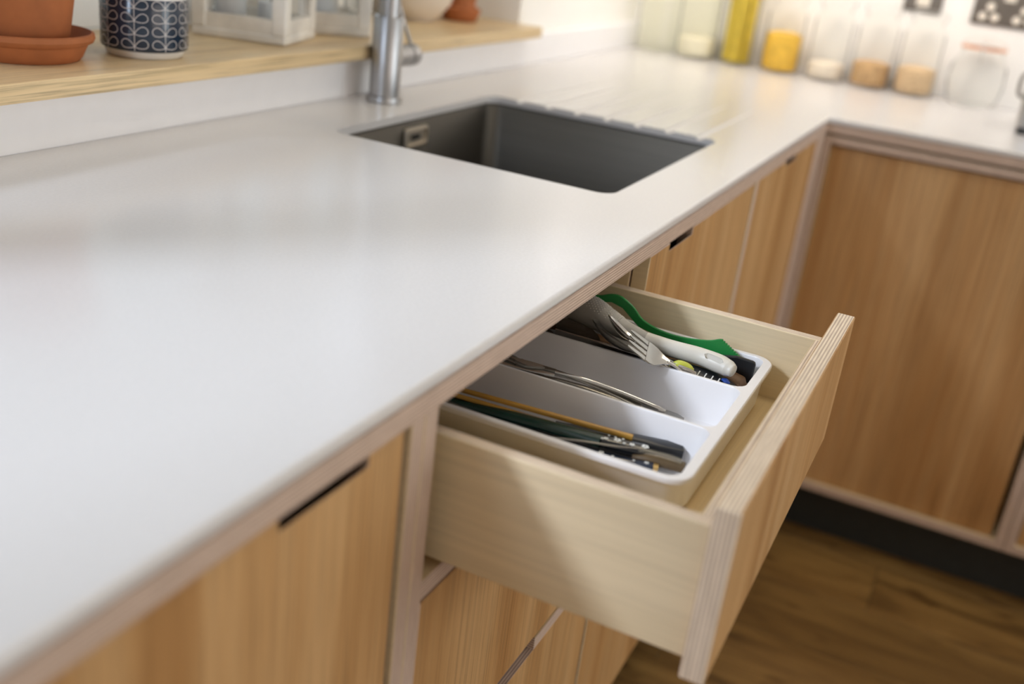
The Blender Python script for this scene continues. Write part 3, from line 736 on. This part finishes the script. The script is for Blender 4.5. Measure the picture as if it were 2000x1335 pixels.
sweep('green_section', [tuple(P0), tuple((P0 + P1) / 2), tuple(P1)], [.0042, .0060, .0072], [.0030, .0040, .0046], 'green_lacquer', cs, segs=14, power=3)
bs = sweep('black_end', [tuple(P1), tuple((P1 + P2) / 2), tuple(P2)], [.0073, .0075, .0075], [.0047, .0048, .0048], 'black_lacquer', cs, segs=14, power=3)
bm = bmesh.new()
def blossom(c, r, d, s, u):
    for k in range(5):
        a = 2 * PI * k / 5 + .3; p = c + (d * math.cos(a) + s * math.sin(a)) * r
        vs = [bm.verts.new(p + (d * math.cos(b_) + s * math.sin(b_)) * r * .62) for b_ in [2 * PI * q / 8 for q in range(8)]]
        ve = bmesh.ops.extrude_face_region(bm, geom=[bm.faces.new(vs)])
        bmesh.ops.translate(bm, verts=[e for e in ve['geom'] if isinstance(e, bmesh.types.BMVert)], vec=u * .00025)
d_ = (P2 - P1).normalized(); s_ = d_.cross(Vector((0, 0, 1))).normalized(); u_ = s_.cross(d_).normalized()
for t_, o_, r_ in ((.02, .0030, .0010), (.10, .0018, .0014), (.36, -.0002, .0021), (.52, .0030, .0010), (.70, .0022, .0016), (1.0, .0005, .0021), (.30, -.0045, .0007), (.48, -.0040, .0008), (.15, -.0050, .0006)):
    blossom(P1 + (P2 - P1) * t_ - s_ * o_ * -1 + u_ * .00470, r_, d_, s_, u_)
obj('blossom_print', bm, 'blossom_white', bs)
sb = thing('chopstick', 'black and navy chopstick with small white blossoms, nearest the tray front wall', 'chopstick', (-1.34, -.05, .785), 0, G)
A0, A1, A2 = Vector((-1.3440, .1450, .7850)), Vector((-1.3420, -.0600, .7860)), Vector((-1.3290, -.1180, .7850))
n1 = sweep('navy_section', [tuple(A0), tuple(A1), tuple(A2)], [.0035, .0052, .0056], [.0030, .0040, .0042], 'navy_lacquer', sb, segs=12, power=3)
sweep('gold_cap', [tuple(A2), tuple(A2 + (A2 - A1).normalized() * .004), tuple(A2 + (A2 - A1).normalized() * .0045)], [.0052, .0052, .0035], [.0044, .0044, .003], 'brass_tip', sb, segs=12, power=3)
bm = bmesh.new(); d_ = (A2 - A1).normalized(); s_ = d_.cross(Vector((0, 0, 1))).normalized(); u_ = s_.cross(d_).normalized()
for t_, o_, r_ in ((.05, .002, .0009), (.25, .001, .0015), (.42, .003, .0008), (.72, .002, .0007), (.9, .001, .0013)):
    blossom(A1 + (A2 - A1) * t_ + s_ * o_ + u_ * .0043, r_, d_, s_, u_)
obj('blossom_print', bm, 'blossom_white', n1)
stick('chopstick', 'plain black chopstick lying below the green one', 'chopstick', (-1.3350, .1400, .7790), (-1.3120, -.1150, .7820), .0035, .0055, 'black_lacquer', G)
# dark block-ended handle
bh = thing('black_handle_knife', 'dark handled utensil with a square end beside the gold chopstick', 'utensil', (-1.29, -.1, .78))
sweep('handle', [(-1.3120, -.0200, .7850), (-1.3060, -.0700, .7870), (-1.2985, -.0900, .7865), (-1.2920, -.1100, .7850), (-1.2840, -.1290, .7835)], [.0050, .0060, .0070, .0085, .0088], [.0040, .0060, .0065, .0068, .0068], 'black_plastic', bh, segs=16, power=5)
# straw brush: wire stem, bristles, end
sbh = thing('straw_brush', 'wire stemmed straw brush with pale bristles across the blossom chopsticks', 'brush', (-1.33, -.1, .79))
q = [(-1.3660, -.0250, .8000), (-1.3560, -.0600, .8030), (-1.3440, -.0850, .8015), (-1.3290, -.1040, .7985), (-1.3230, -.1240, .7965), (-1.3190, -.1390, .7940)]
sweep('wire_stem', q, .0009, .0009, 'worn_steel', sbh, segs=8)
bm = bmesh.new(); pth = catmull(q[3:], 14)
for i in range(len(pth) - 1):
    d = (pth[i + 1] - pth[i]).normalized(); a_ = d.orthogonal().normalized(); b_ = d.cross(a_)
    for k in range(9):
        an = 2 * PI * k / 9 + i * .7; e = pth[i] + (a_ * math.cos(an) + b_ * math.sin(an)) * .0028; pp = pth[i]
        v1 = bm.verts.new(pp - d * .0003); v2 = bm.verts.new(pp + d * .0003); v3 = bm.verts.new(e); bm.faces.new((v1, v2, v3))
        v1 = bm.verts.new(pp - a_ * .0003); v2 = bm.verts.new(pp + a_ * .0003); v3 = bm.verts.new(e); bm.faces.new((v1, v2, v3))
o = obj('bristles', bm, 'brush_bristle', sbh, recalc=False); o['kind'] = 'stuff'
bst = thing('bamboo_skewer_case', 'brown tube with rounded ends below the straw brush', 'utensil', (-1.32, -.12, .785))
sweep('tube', [(-1.3250, -.0980, .7870), (-1.3215, -.1150, .7885), (-1.3165, -.1390, .7880), (-1.3160, -.1410, .7880)], [.0040, .0050, .0052, .0035], [.0040, .0050, .0052, .0035], 'brush_end', bst, segs=18)
bpy.data.objects['bamboo_skewer_case'].name = 'brown_tube'
tag(sweep('thin_skewer', [(-1.3560, .1000, .8010), (-1.3640, .0450, .8030), (-1.3690, .0120, .8050)], .0006, .0006, 'worn_steel', None, segs=6), 'hair-thin steel skewer leaning on the tray front rim near the worktop', 'skewer')
tag(stick('red_chopstick', None, None, (-1.3300, .1600, .8090), (-1.3300, .0660, .8040), .0035, .0035, 'red_lacquer'), 'red tipped stick just visible under the worktop edge in the front compartment', 'chopstick')

# ------------------------------------------------------------------ things on the sill
ZS = .9813
# terracotta pot in a saucer
sx, sy = -1.2255, .7116
sc = thing('plant_saucer', 'terracotta saucer under the large pot at the left end of the sill', 'saucer', (sx, sy, ZS))
lathe('saucer_body', [(0, 0), (.058, 0), (.0615, .004), (.068, .018), (.070, .019), (.0735, .021), (.0755, .025), (.0745, .030), (.0715, .031), (.066, .022), (.058, .009), (0, .009)], 'terracotta', sc, 64, (sx, sy, ZS))
pt = thing('plant_pot', 'large terracotta plant pot standing in its saucer', 'plant pot', (sx, sy, ZS + .0095))
lathe('pot_body', [(0, .0), (.050, .0), (.0525, .003), (.069, .115), (.074, .116), (.076, .145), (.070, .145), (.067, .118), (.063, .1)], 'terracotta', pt, 64, (sx - .006, sy + .002, ZS + .0095))
lathe('soil', [(0, .1001), (.0605, .1001), (.0605, .09), (0, .09)], 'potting_soil', pt, 40, (sx - .006, sy + .002, ZS + .0095))
# navy cup with leaf pattern
ux, uy, ur = -1.0845, .6686, .0515
cp = thing('patterned_pot', 'navy ceramic pot printed with pale leaf sprigs, on the sill', 'plant pot', (ux, uy, ZS))
lathe('base_ring', [(0, 0), (.043, 0), (.0455, .002), (.0475, .0085), (0, .0085)], 'cream_glaze', cp, 64, (ux, uy, ZS))
cb = lathe('pot_body', [(.0475, .0085), (.0505, .0098), (ur, .0125), (ur, .0695), (.0510, .0705), (.0485, .0700), (.0480, .06), (.047, .012), (0, .011)], 'navy_glaze', cp, 96, (ux, uy, ZS))
lathe('rim_band', [(ur, .0697), (ur, .0712), (.0505, .0735), (.0485, .0725), (.0484, .0702)], 'cream_glaze', cp, 96, (ux, uy, ZS))
lathe('soil', [(0, .0645), (.030, .0655), (.0478, .0620)], 'potting_soil', cp, 40, (ux, uy, ZS))
bm = bmesh.new()
def cyl(u, z, off=.0003):   # u = arc length on the pot
    a = u / ur; return Vector((ux + (ur + off) * math.cos(a), uy + (ur + off) * math.sin(a), ZS + z))
def ribbon(pts, hw=.00055, closed=False):
    n = len(pts); L_, R_ = [], []
    for i in range(n):
        a = pts[(i - 1) % n] if (closed or i > 0) else pts[i]; b = pts[(i + 1) % n] if (closed or i < n - 1) else pts[i]
        dx, dz = b[0] - a[0], b[1] - a[1]; l_ = math.hypot(dx, dz) or 1; nx, nz = -dz / l_, dx / l_
        L_.append(bm.verts.new(cyl(pts[i][0] + nx * hw, pts[i][1] + nz * hw))); R_.append(bm.verts.new(cyl(pts[i][0] - nx * hw, pts[i][1] - nz * hw)))
    for i in range(n if closed else n - 1): bm.faces.new((L_[i], L_[(i + 1) % n], R_[(i + 1) % n], R_[i]))
cols = 9; du = 2 * PI * ur / cols
for c_ in range(cols):
    u0 = c_ * du + .010
    ribbon([(u0, .0105 + k * .0595 / 8) for k in range(9)], .0004)
    for r_ in range(4):
        z0 = .0150 + r_ * .0150
        for sg in (-1, 1):
            pts = []
            for k in range(20):     # pointed-oval leaf from the stem, tilted upwards
                a = 2 * PI * k / 20; e = .0084 * (1 - math.cos(a)); f = .0050 * math.sin(a) * (1 - math.cos(a)) ** .5 * .95
                th = R(26); pts.append((u0 + sg * (e * math.cos(th) - f * math.sin(th)), z0 + e * math.sin(th) * .75 + f * math.cos(th)))
            ribbon(pts, .00042, True)
obj('leaf_print', bm, 'print_white', cb, recalc=False)

def lantern(label, cx, cy, rot, w, d, h=.24):
    L_ = thing('candle_lantern', label, 'lantern', (cx, cy, ZS), rot)
    e = .0215
    bm = bmesh.new(); add_box(bm, -w / 2, w / 2, -d / 2, d / 2, 0, .012); o = obj('base_board', bm, 'lantern_paint'); o.parent = L_
    o.modifiers.new('b', 'BEVEL').width = .002
    for s1 in (-1, 1):
        for s2 in (-1, 1):
            bm = bmesh.new(); add_box(bm, *sorted((s1 * w / 2, s1 * (w / 2 - e))), *sorted((s2 * d / 2, s2 * (d / 2 - e))), .012, h)
            o = obj('corner_post', bm, 'lantern_paint'); o.parent = L_; b = o.modifiers.new('b', 'BEVEL'); b.width = .002
    for z0, z1 in ((.012, .033), (h - .025, h)):
        for s in (-1, 1):
            bm = bmesh.new(); add_box(bm, -w / 2 + e, w / 2 - e, *sorted((s * (d / 2 - .002), s * (d / 2 - .016))), z0, z1); o = obj('rail', bm, 'lantern_paint'); o.parent = L_
            bm = bmesh.new(); add_box(bm, *sorted((s * (w / 2 - .002), s * (w / 2 - .016))), -d / 2 + e, d / 2 - e, z0, z1); o = obj('rail', bm, 'lantern_paint'); o.parent = L_
    for s in (-1, 1):
        bm = bmesh.new(); add_box(bm, -w / 2 + e - .001, w / 2 - e + .001, s * (d / 2 - .009) - .001, s * (d / 2 - .009) + .001, .032, h - .02); o = obj('pane', bm, 'clear_glass'); o.parent = L_
        bm = bmesh.new(); add_box(bm, s * (w / 2 - .009) - .001, s * (w / 2 - .009) + .001, -d / 2 + e - .001, d / 2 - e + .001, .032, h - .02); o = obj('pane', bm, 'clear_glass'); o.parent = L_
    bm = bmesh.new(); a = [bm.verts.new(p) for p in ((-w / 2 - .006, -d / 2 - .006, h), (w / 2 + .006, -d / 2 - .006, h), (w / 2 + .006, d / 2 + .006, h), (-w / 2 - .006, d / 2 + .006, h))]
    b = [bm.verts.new(p) for p in ((-.02, -.02, h + .05), (.02, -.02, h + .05), (.02, .02, h + .05), (-.02, .02, h + .05))]
    bridge(bm, a, b); bm.faces.new(a); bm.faces.new(b); o = obj('roof', bm, 'lantern_paint'); o.parent = L_
    return L_
def candle(label, x, y, z, r, h):
    c = thing('candle', label, 'candle', (x, y, z))
    lathe('wax', [(0, 0), (r, 0), (r, h - .002), (r - .002, h), (r * .4, h - .002), (0, h - .003)], 'candle_wax', c, 32, (x, y, z))
    lathe('wick', [(0, h - .003), (.0008, h - .003), (.0008, h + .008), (0, h + .008)], 'black_plastic', c, 8, (x, y, z))
lantern('weathered white wooden candle lantern beside the navy pot', -.8085, .7215, R(17), .127, .141)
candle('pale grey pillar candle inside the lantern next to the navy pot', -.800, .700, ZS + .0122, .019, .040)
candle('short pale candle at the left inside the lantern next to the navy pot', -.835, .745, ZS + .0122, .022, .060)
lantern('weathered white wooden candle lantern behind the tap', -.6280, .7290, R(-45), .130, .130)
candle('pale pillar candle inside the lantern behind the tap', -.640, .723, ZS + .0122, .025, .05)
# bowl and small terracotta pot
bw = thing('bowl', 'cream ceramic bowl on the sill, right of the tap', 'bowl', (-.295, .755, ZS))
lathe('bowl_body', [(0, 0), (.034, 0), (.036, .004), (.050, .014), (.066, .034), (.074, .062), (.072, .063), (.064, .036), (.048, .017), (.030, .008), (0, .007)], 'white_bowl_glaze', bw, 56, (-.295, .755, ZS))
for dx, dy, r in ((-.03, 0, .026), (.02, .025, .026), (.018, -.03, .024)):
    pass
tpt = thing('small_pot', 'small terracotta pot with a flared foot at the right end of the sill', 'plant pot', (-.186, .718, ZS))
lathe('pot_body', [(0, 0), (.032, 0), (.034, .003), (.040, .018), (.0405, .024), (.031, .027), (.029, .033), (.034, .075), (.037, .10), (.033, .10), (.030, .07), (0, .06)], 'terracotta', tpt, 48, (-.186, .718, ZS))

# ------------------------------------------------------------------ storage jars along the right wall
def jar(label, y, r, h, fill=None, fh=0, mat='clear_glass', x=.600, sq=False, lid='clear_glass', group='glass storage jars along the right wall'):
    j = thing('storage_jar', label, 'jar', (x, y, .9), 0, group)
    t = .0022
    lathe('jar_body', [(0, .0), (r - .004, .0), (r, .005), (r, h - .035), (r - .010, h - .015), (r - .012, h), (r - .012 - t, h), (r - .010 - t, h - .016), (r - t, h - .037), (r - t, .008), (r - .006, .005), (0, .005)], mat, j, 40, (x, y, .9))
    lathe('lid', [(0, h + .020), (r - .018, h + .020), (r - .006, h + .014), (r - .006, h + .001), (0, h + .001)], lid, j, 40, (x, y, .9))
    if fill:
        f = thing('jar_contents', '', '', (0, 0, 0)); bpy.data.objects.remove(f)
        o = lathe('jar_contents', [(0, .0055), (r - t - .003, .0058), (r - t - .0008, .010), (r - t - .0008, fh - .003), (r * .6, fh + .002), (0, fh - .001)], fill, j, 36, (x, y, .9))
    return j
jar('tall pale jar in the corner, leftmost along the right wall', .560, .052, .27, None, 0, 'green_glass')
jar('tall jar of pale grain left of the spaghetti jar', .455, .050, .27, 'rice', .05, 'green_glass')
js = jar('tall green-tinted jar packed with yellow spaghetti', .350, .040, .29, None, 0, 'green_glass')
bm = bmesh.new()
for k in range(160):
    rr_ = .034 * math.sqrt(random.random()); a = random.random() * 2 * PI
    x_, y_ = .600 + rr_ * math.cos(a), .350 + rr_ * math.sin(a)
    x2, y2 = x_ + random.uniform(-.003, .003), y_ + random.uniform(-.003, .003)
    add_sweep(bm, [(x_, y_, .907), (x2, y2, 1.155)], .0012, .0012, segs=4, smooth_path=False, upv=(1, 0, 0))
o = obj('spaghetti', bm, 'spaghetti', js); o['kind'] = 'stuff'
j4 = jar('jar half filled with golden pasta shapes', .238, .046, .17, 'pasta', .092)
jar('jar with a low layer of pale flour, right of the golden pasta', .125, .046, .17, 'flour', .040)
jar('jar with a low layer of brown nuts', .020, .046, .17, 'almonds', .058)
jar('jar with a low layer of oats', -.083, .046, .17, 'oats', .062)
# round clip-top jar with orange seal
cj = thing('clip_top_jar', 'empty round clip-top glass jar with an orange rubber seal', 'jar', (.585, -.215, .9))
lathe('jar_body', [(0, 0), (.045, 0), (.056, .012), (.062, .045), (.060, .085), (.046, .110), (.043, .125), (.041, .125), (.044, .109), (.057, .084), (.059, .045), (.053, .014), (0, .004)], 'clear_glass', cj, 44, (.585, -.215, .9))
lathe('rubber_seal', [(.036, .1255), (.049, .1255), (.049, .129), (.036, .129)], 'rubber_seal', cj, 44, (.585, -.215, .9))
lathe('lid', [(.047, .1295), (.047, .136), (.036, .146), (0, .149), (0, .1295)], 'clear_glass', cj, 44, (.585, -.215, .9))
sweep('wire_clip', [(.540, -.215, .998), (.532, -.215, 1.012), (.5335, -.215, 1.032), (.545, -.215, 1.044)], .0012, .0012, 'cutlery_steel', cj, segs=8, upv=(0, 1, 0))

# wall sockets
def socket(label, y0, y1, gang):
    s = thing('wall_socket', label, 'socket', (.648, (y0 + y1) / 2, 1.118))
    box('face_plate', (.6435, .6500, y1, y0, 1.075, 1.161), 'socket_plate', s, .002)
    n = gang
    for k in range(n):
        yc = y0 + (y1 - y0) * (k + .5) / n
        for dy, dz in ((0, .030), (.013, .008), (-.013, .008)):
            lathe('pin_cover', [(0, -.0030), (.0085, -.0030), (.009, -.0012), (.009, 0), (0, 0)], 'socket_insert', s, 20, (.6435, yc + dy, 1.085 + dz), 'x')
    if n == 2: box('rocker_switch', (.6405, .6436, (y0 + y1) / 2 - .012, (y0 + y1) / 2 + .012, 1.130, 1.150), 'socket_insert', s, .001)
    return s
socket('dark double wall socket with pale inserts at the upper right', -.166, -.312, 2)
s1 = thing('wall_switch', 'small dark wall plate with a pale centre above the jars', 'socket', (.648, -.056, 1.12))
box('face_plate', (.6435, .65, -.099, -.013, 1.083, 1.169), 'socket_plate', s1, .002)
box('switch_insert', (.6395, .6434, -.071, -.041, 1.095, 1.155), 'socket_insert', s1, .0015)

# toaster at the right edge
ts = thing('toaster', 'brushed steel toaster with black foot at the right edge of the worktop', 'toaster', (.33, -.45, .9))
bm = bmesh.new()
r0 = ring(bm, rrect(.2400, .4200, -.62, -.3210, .025, 6), .912); r1 = ring(bm, rrect(.2400, .4200, -.62, -.3210, .025, 6), 1.06); r2 = ring(bm, rrect(.2460, .4140, -.614, -.3270, .022, 6), 1.08); r3 = ring(bm, rrect(.26, .40, -.60, -.341, .015, 6), 1.088)
bm.faces.new(r0); bridge(bm, r0, r1); bridge(bm, r1, r2); bridge(bm, r2, r3); bm.faces.new(r3)
obj('casing', bm, 'tap_steel', ts, smooth=True, auto=40)
for x in (.252, .405):
    for y in (-.336, -.605): lathe('foot', [(0, 0), (.011, 0), (.012, .0125), (0, .0125)], 'black_plastic', ts, 16, (x, y, .9))
for y in (-.42, -.53): box('slot', (.27, .39, y - .012, y + .012, 1.0875, 1.0885), 'black_plastic', ts)
sweep('lever', [(.2600, -.3212, 1.01), (.258, -.312, 1.012), (.256, -.308, 1.000), (.257, -.310, .975), (.260, -.3212, .968)], .004, .004, 'worn_steel', ts, segs=10, upv=(0, 1, 0))

# everything that stands on a surface rests a hair above it
for o in list(bpy.data.objects):
    if o.parent is None and o.get('category') in ('jar', 'toaster', 'lantern', 'candle', 'bowl', 'plant pot', 'saucer', 'tap'):
        o.location.z += .0004
